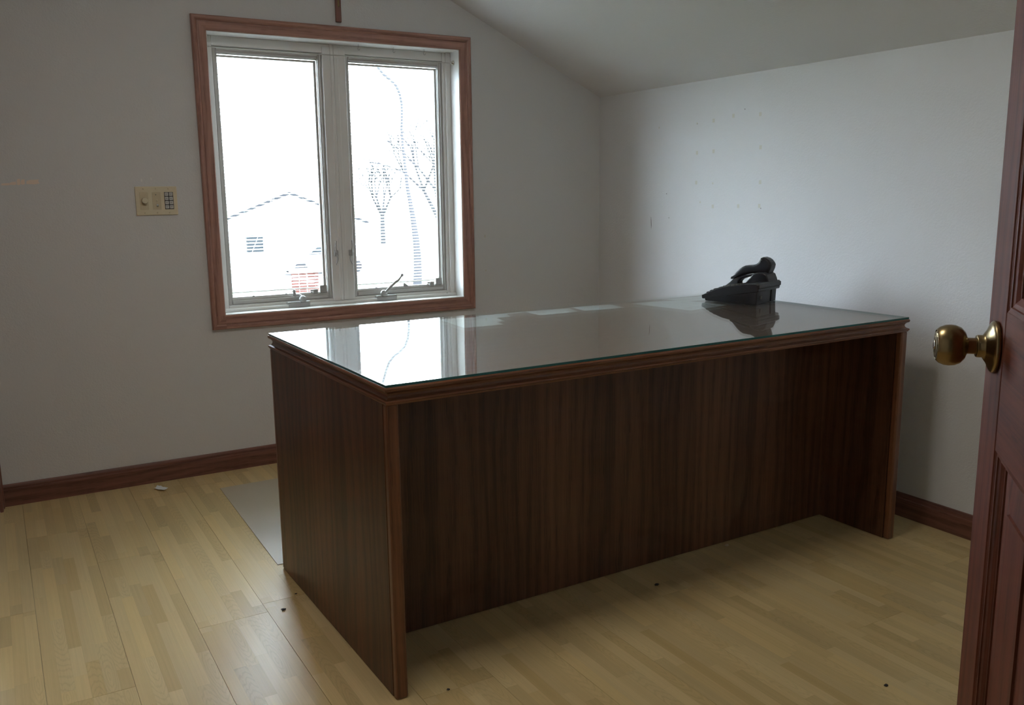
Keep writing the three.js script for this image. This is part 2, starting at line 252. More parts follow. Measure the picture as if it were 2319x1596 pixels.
// ---- window
const win = struct('window_1', 'double casement window with red oak casing', 'window');
{
  const fr = { at: (x, y) => V(x, y, 0), ex: V(1, 0, 0), ey: V(0, 1, 0), n: V(0, 0, 1) };
  const X0 = -1.946, X1 = -0.810, Yb = 0.678, Yt = 1.830;
  casing(X0, X1, Yb, Yt, M.oak, win, fr);
  const j = 0.0035;                                                   // jamb liner, a thin reveal inside the casing
  mesh('jamb', box(X0 - 0.012, X0 + j - 0.001, Yb - 0.014, Yt + 0.016, -0.155, 0.006), M.white, win);
  mesh('jamb', box(X1 - j + 0.001, X1 + 0.012, Yb - 0.014, Yt + 0.016, -0.155, 0.006), M.white, win);
  mesh('jamb', box(X0 + j - 0.001, X1 - j + 0.001, Yt - 0.002, Yt + 0.016, -0.155, 0.006), M.white, win);
  mesh('sill', box(X0 + j - 0.001, X1 - j + 0.001, Yb - 0.014, Yb + 0.003, -0.155, 0.007), M.white, win);
  // unit frame, front face at z = -0.09
  const a = X0 + j - 0.001, b = X1 - j + 0.001, zf = -0.09, zb = -0.155;
  const lx0 = -1.907, lx1 = -1.437, rx0 = -1.331, rx1 = -0.851, sy0 = 0.706, sy1 = 1.789;
  mesh('window_frame', rbox(a, lx0, Yb + 0.003, Yt - 0.002, zb, zf, 0.003), M.white, win);
  mesh('window_frame', rbox(rx1, b, Yb + 0.003, Yt - 0.002, zb, zf, 0.003), M.white, win);
  mesh('window_stop', rbox(rx1 + 0.014, b, Yb + 0.003, Yt - 0.002, zf - 0.002, zf + 0.010, 0.002), M.white, win);
  mesh('window_frame', rbox(lx0, rx1, sy1, Yt - 0.002, zb, zf - 0.0005, 0.003), M.white, win);
  mesh('window_frame', rbox(lx0, rx1, Yb + 0.003, sy0, zb, zf - 0.0005, 0.003), M.white, win);
  mesh('window_stop', rbox(a, b, Yb + 0.003, Yb + 0.016, zf - 0.002, zf + 0.026, 0.004), M.white, win);
  mesh('mullion', rbox(lx1, rx0, sy0 - 0.012, sy1 + 0.028, zb, zf + 0.004, 0.003), M.white, win);
  mesh('mullion_bead', rbox(-1.402, -1.388, Yb + 0.018, Yt - 0.003, zf, zf + 0.0105, 0.004), M.white, win);
  mesh('mullion_bead', rbox(-1.386, -1.366, Yb + 0.018, Yt - 0.003, zf, zf + 0.008, 0.003), M.white, win);
  // sashes with stepped inner edges
  const sp = (w) => [[0, 0], [0, 0.032], [0.004, 0.036], [w * 0.5, 0.036], [w * 0.55, 0.030], [w * 0.8, 0.028], [w * 0.85, 0.022], [w, 0.020], [w, 0.004], [w * 0.9, 0]];
  for (const [x0, x1, dir] of [[lx0, lx1, 1], [rx0, rx1, 2]]) {
    const zs = -0.135, n = V(0, 0, 1), at = (x, y) => V(x, y, zs), g = [], wS = 0.023, wT = 0.041, wB = 0.031;
    // stiles and rails butt on square cuts
    g.push(sweep(sp(wS), at(x0 + 0.001, sy0 + 0.001), at(x0 + 0.001, sy1 - 0.001), V(1, 0, 0), n));
    g.push(sweep(sp(0.019), at(x1 - 0.001, sy0 + 0.001), at(x1 - 0.001, sy1 - 0.001), V(-1, 0, 0), n));
    g.push(sweep(sp(0.028), at(x0 + 0.02, sy1 - 0.001), at(x1 - 0.02, sy1 - 0.001), V(0, -1, 0), n));
    g.push(sweep(sp(wB), at(x0 + 0.02, sy0 + 0.001), at(x1 - 0.02, sy0 + 0.001), V(0, 1, 0), n));
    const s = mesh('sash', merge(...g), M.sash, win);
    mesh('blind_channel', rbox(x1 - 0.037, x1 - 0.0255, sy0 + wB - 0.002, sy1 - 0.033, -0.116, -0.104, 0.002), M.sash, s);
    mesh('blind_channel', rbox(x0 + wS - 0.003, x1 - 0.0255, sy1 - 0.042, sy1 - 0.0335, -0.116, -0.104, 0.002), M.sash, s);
    mesh('pane', box(x0 + wS - 0.004, x1 - 0.016, sy0 + wB - 0.004, sy1 - 0.024, -0.118, -0.1178), M.glass, s);
    mesh('pane', box(x0 + wS - 0.004, x1 - 0.016, sy0 + wB - 0.004, sy1 - 0.024, -0.1465, -0.1463), M.glass, s);
    mesh('sash_corner_block', merge(rbox(x1 - 0.056, x1 - 0.024, sy0 + 0.028, sy0 + 0.062, -0.113, -0.102, 0.002), cyl(0.006, 0.006, 0.004, 14).rotateX(Math.PI / 2).translate(x1 - 0.04, sy0 + 0.046, -0.100)), M.hardware, s);
    mesh('blind_tilter', merge(rbox(x1 - 0.088, x1 - 0.066, sy0 + 0.024, sy0 + 0.046, -0.113, -0.101, 0.002), rbox(x1 - 0.1, x1 - 0.086, sy0 + 0.036, sy0 + 0.044, -0.112, -0.106, 0.002)), M.hardware, s);
    for (const k of [0.24, 0.55, 0.8]) mesh('sash_clip', poly(k === 0.55 && dir > 1 ? [[-0.010, 0], [0.018, 0], [-0.007, 0.018]] : [[-0.005, 0], [0.006, 0], [0.004, 0.004], [-0.004, 0.004]], 0.003).translate(x0 + (x1 - x0) * k, sy0 + 0.031, -0.114), M.hardware, s);
  }
  // casement locks on the mullion
  for (const [x, s] of [[-1.416, 1], [-1.345, -1]]) {
    const k = mesh('casement_lock', rbox(x - 0.010, x + 0.010, 0.898, 0.926, zf + 0.004, zf + 0.012, 0.003), M.hardware, win);
    mesh('lever', merge(tube([[x - 0.001 * s, 0.918, zf + 0.014], [x - 0.004 * s, 0.94, zf + 0.019], [x - 0.003 * s, 0.966, zf + 0.021]], 0.0032, 12), new THREE.SphereGeometry(0.0036, 10, 8).translate(x - 0.003 * s, 0.966, zf + 0.021)), M.hardware, k);
    mesh('catch', tube([[x + 0.003 * s, 0.905, zf + 0.012], [x - 0.005 * s * -1, 0.885, zf + 0.012], [x - 0.004 * s, 0.860, zf + 0.011]], 0.003, 12), M.hardware, k);
  }
  // crank operators on the sill
  const crank = (x, up) => {
    const c = mesh('crank_operator', merge(rbox(x - 0.050, x + 0.050, 0.694, 0.706, zf - 0.004, zf + 0.030, 0.003), rbox(x - 0.048, x + 0.048, 0.682, 0.700, zf + 0.018, zf + 0.034, 0.003)), M.hardware, win);
    const hx = x + (up ? -0.016 : 0.016), b = [hx, 0.716, zf + 0.030];
    mesh('crank_hub', merge(new THREE.SphereGeometry(0.0165, 20, 14).scale(1, 1, 0.9).translate(...b), cyl(0.014, 0.011, 0.02, 18).rotateX(-0.6).translate(hx, 0.708, zf + 0.022)), M.hardware, c);
    const pts = up ? [[hx + 0.004, 0.722, zf + 0.04], [hx + 0.030, 0.748, zf + 0.046], [hx + 0.056, 0.768, zf + 0.046], [hx + 0.07, 0.776, zf + 0.046]] : [[hx - 0.002, 0.724, zf + 0.026], [hx - 0.010, 0.733, zf + 0.012], [hx - 0.024, 0.731, zf + 0.004], [hx - 0.03, 0.727, zf + 0.002]];
    const h = mesh('crank_handle', up ? merge(tube(pts, 0.0062, 20), tube([pts[3], [hx + 0.078, 0.787, zf + 0.048], [hx + 0.084, 0.796, zf + 0.052]], 0.0045, 10)) : tube(pts, 0.0065, 20), M.hardware, c);
    mesh('crank_grip', up ? new THREE.SphereGeometry(0.0078, 14, 10).translate(hx + 0.085, 0.799, zf + 0.053) : merge(cyl(0.006, 0.0075, 0.024, 14).translate(hx - 0.030, 0.742, zf + 0.004), new THREE.SphereGeometry(0.0078, 14, 10).translate(hx - 0.030, 0.752, zf + 0.004)), M.hardware, h);
  };
  crank(-1.605, false); crank(-1.183, true);
  // blinds between the panes
  const cross = []; for (let k = 0; k <= 4; k++) { const t = k / 4 * 2 - 1; cross.push([t * 0.0064, 0.0010 * (1 - t * t)]); }
  const prof = [...cross, ...cross.slice().reverse().map(([a, c]) => [a, c - 0.00025])];
  [[lx0, lx1, 'white mini blind with open slats in the left sash'], [rx0, rx1, 'white mini blind with open slats in the right sash']].forEach(([x0, x1, label]) => {
    const a0 = x0 + 0.022, a1 = x1 - 0.024, t = thing('mini_blind', label, 'blind', [(a0 + a1) / 2, 0.745, -0.1325], 0, 'mini blinds in the window sashes'), hw = (a1 - a0) / 2;
    const g = sweep(prof, V(-hw, 0, 0), V(hw, 0, 0), V(0, -0.375, 0.927), V(0, 0.927, 0.375)), pitch = 0.0142;
    for (let k = 1; k <= 71; k++) { const s = mesh('slat', g, M.slat, t); s.position.y = 0.012 + k * pitch; }
    mesh('bottom_rail', rbox(-hw, hw, 0.0095, 0.0145, -0.006, 0.006, 0.002), M.sash, t);
    mesh('head_rail', rbox(-hw, hw, 1.022, 1.040, -0.008, 0.008, 0.002), M.sash, t);
    for (const f of [-0.62, 0.0, 0.62]) for (const z of [-0.0076, 0.0076]) mesh('ladder_cord', cyl(0.0005, 0.0005, 1.012, 6).translate(f * hw, 0.516, z), M.cord, t);
  });
}
{ // thin rod and hooks at the head of the window
  const t = thing('curtain_rod', 'thin metal tension rod across the top of the window', 'rod', [-1.378, 1.776, -0.048]);
  mesh('rod', cyl(0.0023, 0.0023, 0.64, 10).rotateZ(Math.PI / 2).translate(-0.244, 0, 0), M.rod, t);
  mesh('rod', cyl(0.0017, 0.0017, 0.48, 10).rotateZ(Math.PI / 2).translate(0.322, 0.001, 0), M.rod, t);
  mesh('collar', cyl(0.0036, 0.0036, 0.006, 12).rotateZ(Math.PI / 2).translate(0.079, 0, 0), M.rod, t);
  mesh('end_cap', lathe([[0, 0], [0.011, 0], [0.011, 0.003], [0.007, 0.009], [0.004, 0.012], [0, 0.012]], 20).rotateZ(Math.PI / 2).translate(0.5655, 0.002, 0), M.chrome, t);
  mesh('end_cap', lathe([[0, 0], [0.011, 0], [0.011, 0.003], [0.007, 0.009], [0.004, 0.012], [0, 0.012]], 20).rotateZ(-Math.PI / 2).translate(-0.565, 0, 0), M.chrome, t);
  const names = ['bare metal cup hook in the window head nearest the mullion', 'bare metal cup hook in the window head, middle of three', 'bare metal cup hook in the window head nearest the right jamb'];
  [-1.286, -1.119, -0.968].forEach((x, i) => {
    const h = thing('cup_hook', names[i], 'hook', [x, 1.828, -0.036], 0, 'hooks in the window head');
    mesh('shank', tube([[0, 0, 0], [0, -0.010, 0], [-0.003, -0.018, 0.001], [-0.001, -0.025, 0.002], [0.004, -0.024, 0.002], [0.006, -0.019, 0.002]], 0.0011, 20, 6), M.hardware, h);
  });
}
// ---------------------------------------------------------------- ceiling lamp above the open floor, out of the frame
{
  const t = thing('ceiling_lamp', 'square flush ceiling lamp above the open floor', 'lamp', [-2.1, YF, 2.12]);
  mesh('housing', rbox(-0.27, 0.27, -0.03, -0.001, -0.27, 0.27, 0.01, 2), M.white, t);
  mesh('diffuser', rbox(-0.25, 0.25, -0.085, -0.03, -0.25, 0.25, 0.02, 3), mat({ color: rgb(0.8, 0.78, 0.72), roughness: 0.5, emissive: rgb(1, 0.95, 0.87), emissiveIntensity: 2 }), t);
  const l = new THREE.RectAreaLight(rgb(1, 0.95, 0.87), LAMP, 0.5, 0.5); l.name = 'lamp_light'; l.position.set(0, -0.09, 0); l.rotation.x = -Math.PI / 2; t.add(l);
}
// ---------------------------------------------------------------- doorway and open door
{
  const d = struct('door_1', 'open red wood panel door at the right edge', 'door');
  d.position.set(-2.1822, 0.008, 3.6306); d.rotation.y = 0.7246;
  const Wd = 0.74, Hd = 2.02, T = 0.035, sw = 0.1, rails = [[0, 0.20], [0.841, 1.018], [1.56, 1.66], [1.92, Hd]], mid = [0.32, 0.42];
  const o = 0.002;
  mesh('stile', rbox(Wd - sw, Wd, 0, Hd, 0, T, 0.0025, 2, 1, 0.05), M.door, d);
  mesh('stile', rbox(0, sw, 0, Hd, 0, T, 0.0025, 2, 1, 0.13), M.door, d);
  for (const [y0, y1] of rails) mesh('rail', rbox(sw + 0.0004, Wd - sw - 0.0004, y0, y1, 0.0006, T - 0.0006, 0.0012, 1, 0, 0.02, y0), M.door, d);
  for (let k = 0; k < 3; k++) {
    const y0 = rails[k][1], y1 = rails[k + 1][0]; mesh('stile', rbox(mid[0], mid[1], y0, y1, 0.0006, T - 0.0006, 0.0012, 1, 1, 0.2 + k), M.door, d);
    for (const [x0, x1] of [[sw, mid[0]], [mid[1], Wd - sw]]) {
      // raised panel: field with a sloped border
      const A = [x0, x1, y0, y1], B = [x0 + 0.062, x1 - 0.062, y0 + 0.062, y1 - 0.062], z0 = 0.0145, z1 = 0.0075, pos = [];
      const q = (a, b, c, e) => pos.push(...a, ...b, ...c, ...a, ...c, ...e);
      const P = (R, z, s = 0) => [[R[0] + s, R[2] + s, z], [R[1] - s, R[2] + s, z], [R[1] - s, R[3] - s, z], [R[0] + s, R[3] - s, z]], a = P(A, z0), b = P(B, z1 + 0.003), b2 = P(B, z1, 0.001);
      for (let i = 0; i < 4; i++) { const j = (i + 1) % 4; q(a[j], a[i], b[i], b[j]); q(b[j], b[i], b2[i], b2[j]); } q(b2[1], b2[0], b2[3], b2[2]);
      const g = new THREE.BufferGeometry(); g.setAttribute('position', new THREE.Float32BufferAttribute(pos, 3)); g.computeVertexNormals();
      const p = mesh('panel', merge(uvs(g, 1, 0.31 * k), box(x0, x1, y0, y1, z0, 0.022)), M.door, d);
      const mp = [[0, 0.0155], [0, 0.0015], [0.003, 0.003], [0.006, 0.0034], [0.007, 0.0052], [0.012, 0.0068], [0.017, 0.0105], [0.019, 0.0112], [0.020, 0.0155]], zero = (x, y) => V(x, y, 0), n = V(0, 0, 1);
      mesh('molding', sweep(mp, zero(x0, y0), zero(x1, y0), V(0, 1, 0), n, -1, -1), M.door, p);
      mesh('molding', sweep(mp, zero(x0, y1), zero(x1, y1), V(0, -1, 0), n, -1, -1), M.door, p);
      mesh('molding', sweep(mp, zero(x0, y0), zero(x0, y1), V(1, 0, 0), n, -1, -1), M.door, p);
      mesh('molding', sweep(mp, zero(x1, y0), zero(x1, y1), V(-1, 0, 0), n, -1, -1), M.door, p);
    }
  }
  const knobY = 0.968, kx = Wd - 0.062;
  const turn = (g, side) => g.rotateX(side ? Math.PI / 2 : -Math.PI / 2).translate(kx, knobY, side ? T : 0);
  for (const side of [0, 1]) {
    const k = mesh('rosette', turn(lathe([[0, 0], [0.0325, 0], [0.0335, 0.002], [0.0335, 0.005], [0.0325, 0.0065], [0.029, 0.0085], [0.022, 0.0115], [0.018, 0.0145], [0.0145, 0.0165], [0.0145, 0.023], [0.0135, 0.0245], [0, 0.0245]]), side), M.brass, d);
    mesh('knob', turn(lathe([[0.0105, 0.023], [0.0105, 0.034], [0.0125, 0.0355], [0.018, 0.0375], [0.0235, 0.0425], [0.0262, 0.049], [0.0268, 0.055], [0.0262, 0.061], [0.0235, 0.0675], [0.020, 0.0712], [0.0192, 0.0716], [0.0187, 0.0706], [0.0175, 0.0706], [0.0168, 0.0722], [0, 0.0728]], 48), side), M.brass, k);
    mesh('key_cylinder', turn(lathe([[0, 0.0727], [0.0065, 0.0727], [0.0065, 0.0738], [0.006, 0.0742], [0, 0.0742]], 24), side), M.chrome, k);
  }
  for (const y of [0.2, 1.0, 1.8]) mesh('hinge', cyl(0.006, 0.006, 0.09, 12).translate(-0.004, y, T * 0.5), M.brass, d);
}
// ---------------------------------------------------------------- wall cross
{
  const t = thing('wall_cross', 'dark wooden cross hung on the wall above the window', 'cross', [-1.388, 1.905, 0]);
  mesh('upright', rbox(-0.0125, 0.0125, 0, 0.30, 0.001, 0.013, 0.002, 2, 1), M.board, t);
  mesh('crossbar', rbox(-0.075, 0.075, 0.19, 0.215, 0.002, 0.012, 0.002, 2, 0), M.board, t);
  mesh('inlay', rbox(-0.0028, 0.0038, 0.062, 0.29, 0.0125, 0.0145, 0.0008, 1), M.brass, t);
}
// ---------------------------------------------------------------- keypad plate
{
  const t = thing('control_plate', 'almond wall control plate with volume knob and small keypad', 'control plate', [-2.183, 1.160, 0]);
  mesh('plate', rbox(-0.079, 0.079, -0.0565, 0.0565, 0.0004, 0.006, 0.0025, 2), M.plate, t);
  const p1 = mesh('insert', rbox(-0.063, -0.031, -0.034, 0.034, 0.005, 0.0068, 0.0006, 1), M.plate2, t);
  mesh('volume_knob', lathe([[0, 0], [0.0125, 0], [0.0125, 0.004], [0.0115, 0.016], [0.010, 0.0175], [0, 0.0178]], 28).rotateX(Math.PI / 2).translate(-0.046, 0.001, 0.0066), M.plate, p1);
  const p2 = mesh('insert', rbox(-0.016, 0.016, -0.034, 0.034, 0.005, 0.0068, 0.0006, 1), M.plate2, t);
  mesh('button', lathe([[0, 0], [0.0048, 0], [0.0044, 0.004], [0, 0.005]], 18).rotateX(Math.PI / 2).translate(0.002, -0.018, 0.0066), M.key, p2);
  mesh('button', lathe([[0, 0], [0.0032, 0], [0.003, 0.002], [0, 0.0025]], 14).rotateX(Math.PI / 2).translate(0.001, 0.001, 0.0066), M.plate, p2);
  mesh('indicator', lathe([[0, 0], [0.002, 0], [0.0016, 0.001], [0, 0.0012]], 12).rotateX(Math.PI / 2).translate(-0.002, 0.024, 0.0066), M.scuff, p2);
  const kp = mesh('keypad', rbox(0.030, 0.064, -0.034, 0.034, 0.005, 0.0066, 0.0006, 1), M.dark, t);
  for (let r = 0; r < 4; r++) for (let c = 0; c < 2; c++) { const k = mesh('key', rbox(0.0315 + c * 0.0165, 0.0455 + c * 0.0165, 0.0185 - r * 0.0167, 0.0325 - r * 0.0167, 0.0064, 0.009, 0.001, 1), M.key, kp); mesh('key_print', merge(box(0.035 + c * 0.0165, 0.042 + c * 0.0165, 0.0262 - r * 0.0167, 0.0272 - r * 0.0167, 0.0089, 0.0092), box(0.035 + c * 0.0165, 0.039 + c * 0.0165, 0.0236 - r * 0.0167, 0.0246 - r * 0.0167, 0.0089, 0.0092)), M.scuff, k); }
  for (const x of [-0.047, 0.0, 0.047]) for (const y of [-0.0475, 0.0475]) mesh('screw', lathe([[0, 0], [0.0032, 0], [0.0026, 0.0008], [0, 0.0011]], 12).rotateX(Math.PI / 2).translate(x, y, 0.0059), M.plate2, t);
}
// ---------------------------------------------------------------- desk
const DX = 0.924, DZ = 0.452, DC = [-1.1408, 0, 1.5794], DT = 0.0151;
{
  const t = thing('office_desk', 'large dark walnut-stained desk with panel ends and molded top edge', 'desk', DC, DT);
  const top = mesh('desktop', box(-DX + 0.024, DX - 0.024, 0.722, 0.7555, -DZ + 0.024, DZ - 0.024, 0), M.deskTop, t);
  const mp = [[-0.03, 0.7558], [-0.004, 0.7558], [-0.0012, 0.7548], [0, 0.752], [0, 0.749], [-0.0016, 0.7462], [-0.0065, 0.7438], [-0.0102, 0.7395], [-0.0112, 0.735], [-0.0098, 0.7305], [-0.0066, 0.7272], [-0.0036, 0.7258], [-0.0006, 0.7247], [0.0003, 0.7222], [-0.0002, 0.7192], [-0.0022, 0.7178], [-0.003, 0.715], [-0.03, 0.715]];
  const prof = mp.map(([d, y]) => [d, y]), up = V(0, 1, 0);
  mesh('edge_molding', sweep(prof, V(-DX, 0, DZ), V(DX, 0, DZ), V(0, 0, 1), up, 1, 1), M.deskEdge, t);
  mesh('edge_molding', sweep(prof, V(-DX, 0, -DZ), V(DX, 0, -DZ), V(0, 0, -1), up, 1, 1), M.deskEdge, t);
  mesh('edge_molding', sweep(prof, V(-DX, 0, -DZ), V(-DX, 0, DZ), V(-1, 0, 0), up, 1, 1), M.deskEdge, t);
  mesh('edge_molding', sweep(prof, V(DX, 0, -DZ), V(DX, 0, DZ), V(1, 0, 0), up, 1, 1), M.deskEdge, t);
  for (const s of [-1, 1]) {
    const a = s < 0 ? -DX + 0.003 : DX - 0.033, b = a + 0.03;
    const p = mesh('end_panel', box(a, b, 0.001, 0.716, -DZ + 0.026, DZ - 0.026, 1, s * 0.2 + 0.3), M.desk, t);
    mesh('edge_band', rbox(a, b, 0.0008, 0.716, DZ - 0.0262, DZ - 0.003, 0.006, 3, 1, 0.1), M.deskEdge, p);
    mesh('edge_band', rbox(a, b, 0.0008, 0.716, -DZ + 0.003, -DZ + 0.0262, 0.006, 3, 1, 0.2), M.deskEdge, p);
  }
  mesh('modesty_panel', box(-DX + 0.033, DX - 0.033, 0.004, 0.716, 0.146, 0.166, 1, 0.07), M.desk, t);
  // sheet glass on the top
  const g = thing('desk_glass', 'clear glass sheet with green edge covering the desktop', 'glass', [DC[0], 0.7562, DC[2]], DT);
  const gx = DX - 0.003, gz = DZ - 0.003;
  mesh('glass_pane', box(-gx + 0.0006, gx - 0.0006, 0.0004, 0.0058, -gz + 0.0006, gz - 0.0006), M.deskGlass, g);
  mesh('glass_edge', box(-gx, gx, 0, 0.0057, gz - 0.0006, gz + 0.0006), M.glassEdge, g);
  for (const s of [-1, 1]) { mesh('glass_edge', box(s * gx - 0.0006, s * gx + 0.0006, 0, 0.0057, -gz, gz), M.glassEdge, g); }
}
{ // sheets of paper under the glass, world outlines
  const put = (pts, label, n, name = 'paper_sheet') => { const g = poly(pts.map(([x, z]) => [x, -z]), 0.00012).rotateX(-Math.PI / 2).translate(0, 0.75588 + n * 0.00013, 0); return tagMesh(name, g, M.paper, label, 'paper', 'papers under the desk glass'); };
  put([[-1.49, 1.16], [-1.505, 1.355], [-1.362, 1.36], [-1.345, 1.165]], 'blank paper under the glass beside the window reflection, lowest of the overlapping sheets', 0);
  put([[-1.46, 1.15], [-1.475, 1.295], [-1.325, 1.305], [-1.30, 1.16]], 'blank paper under the glass, middle of the overlapping sheets', 1);
  put([[-1.335, 1.136], [-1.37, 1.215], [-1.255, 1.22], [-1.232, 1.155]], 'small paper under the glass on top of the overlapping sheets', 2);
  put([[-1.275, 1.135], [-1.278, 1.152], [-1.155, 1.149], [-1.150, 1.133]], 'narrow paper strip under the glass at the far edge of the desk', 0, 'paper_strip');
  put([[-1.148, 1.137], [-0.965, 1.146], [-0.991, 1.244], [-1.152, 1.245]], 'blank paper card under the glass left of the middle', 0, 'paper_card');
  put([[-0.943, 1.135], [-0.778, 1.147], [-0.786, 1.252], [-0.96, 1.238]], 'blank paper card under the glass right of the middle', 0, 'paper_card');
  const s = put([[-0.696, 1.169], [-0.475, 1.191], [-0.435, 1.411], [-0.645, 1.45]], 'large paper sheet with dark lines under the glass in front of the phone', 0);
  const lines = []; for (const [k, l] of [[0.02, 0.9], [0.035, 0.6], [0.05, 0.8]]) { const a = V(-0.640, 0, 1.44 - k), e = V(0.205, 0, -0.038).normalize(); lines.push(new THREE.BoxGeometry(0.19 * l, 0.00008, 0.0022).rotateY(Math.atan2(-e.z, e.x)).translate(a.x + e.x * (0.012 + 0.095 * l), 0.75602, a.z + e.z * (0.012 + 0.095 * l))); }
  mesh('print', merge(...lines), M.scuff, s);
  put([[-0.512, 1.137], [-0.305, 1.148], [-0.315, 1.262], [-0.466, 1.240]], 'paper sheet under the glass partly behind the phone front', 1);
}
// ---------------------------------------------------------------- telephone
{
  const t = thing('desk_phone', 'black corded office telephone on the desk glass', 'telephone', [-0.454, 0.7620, 1.293], -1.2518, undefined);
  const W = 0.182, L = 0.2296, at = (g, w) => g.translate(0, 0, -w);      // w measured from the near side
  const body = mesh('body', at(poly([[0, 0.0215], [0.001, 0.011], [0.006, 0.0085], [L, 0.047], [L + 0.002, 0.052], [L, 0.073], [L - 0.006, 0.0765], [0.180, 0.0735], [0.085, 0.0575], [0.045, 0.0435], [0.022, 0.0315]], W, 0.003), W), M.phone, t);
  mesh('stand', merge(at(poly([[0.012, 0.0105], [0.016, 0.0015], [0.2, 0.0012], [0.224, 0.0015], [0.226, 0.046]], 0.113, 0.002), 0.115), at(poly([[0.10, 0.03], [0.13, 0.0015], [0.224, 0.0015], [0.226, 0.046]], 0.04, 0.002), 0.163), at(poly([[0.05, 0.012], [0.05, 0.004], [0.2, 0.004], [0.215, 0.042]], 0.158, 0.001), 0.16)), M.phone, t);
  mesh('cradle', at(poly([[0.129, 0.064], [0.152, 0.0895], [0.163, 0.1025], [0.174, 0.1085], [0.205, 0.1095], [0.217, 0.103], [0.224, 0.088], [0.228, 0.074], [0.18, 0.070]], 0.080, 0.004), 0.170), M.phone, t);
  mesh('rear_housing', at(poly([[0.19, 0.060], [0.19, 0.076], [0.226, 0.078], [0.234, 0.072], [0.234, 0.060], [0.226, 0.052]], 0.185, 0.003), 0.186), M.phone, t);
  // handset on the far side
  const hs = [[0.054, 0.079], [0.065, 0.0885], [0.080, 0.105], [0.092, 0.1165], [0.104, 0.1255], [0.116, 0.131], [0.130, 0.1325], [0.146, 0.1335], [0.160, 0.1385], [0.170, 0.146], [0.1745, 0.155], [0.1775, 0.162], [0.187, 0.1655], [0.199, 0.162], [0.209, 0.156], [0.217, 0.147], [0.2215, 0.138], [0.219, 0.124], [0.209, 0.1015], [0.190, 0.1025], [0.166, 0.1035], [0.140, 0.101], [0.110, 0.094], [0.086, 0.0865], [0.070, 0.0785], [0.060, 0.076]];
  const h = mesh('handset', at(poly(hs, 0.050, 0.009, 4), 0.166), M.phone, t);
  mesh('handset_slot', at(new THREE.SphereGeometry(0.0035, 10, 8).scale(1, 0.5, 1).translate(0.183, 0.1545, 0), 0.1165), M.phoneKey, h);
  mesh('mouthpiece', at(poly([[0.030, 0.047], [0.050, 0.062], [0.066, 0.0765], [0.086, 0.0865], [0.112, 0.0935], [0.135, 0.0985], [0.142, 0.0925], [0.118, 0.0855], [0.098, 0.077], [0.089, 0.068], [0.088, 0.056], [0.06, 0.05]], 0.042, 0.005, 3), 0.162), M.phone, h);
  // key rows on the sloped face
  const line = (u) => (u < 0.045 ? 0.0215 + u * 0.49 : u < 0.085 ? 0.0435 + (u - 0.045) * 0.35 : 0.0575 + (u - 0.085) * 0.168), slope = (u) => Math.atan(u < 0.045 ? 0.49 : u < 0.085 ? 0.35 : 0.168);
  const key = (u, w, a, b, m) => { const g = new RoundedBoxGeometry(a, 0.005, b, 1, 0.0015).rotateZ(slope(u)); return mesh('key', g.translate(u, line(u) + 0.0012, -w), m, body); };
  for (const u of [0.068, 0.086, 0.104, 0.122, 0.14]) for (const w of [0.022, 0.042, 0.062, 0.082]) key(u, w, 0.011, 0.014, M.phoneKey);
  for (const u of [0.020, 0.034, 0.05]) for (const w of [0.015, 0.033, 0.051, 0.069]) key(u, w, 0.008, 0.014, M.phone);
  mesh('socket', at(box(0.224, 0.2285, 0.018, 0.03, 0, 0.012), 0.04), M.phoneKey, t);
}
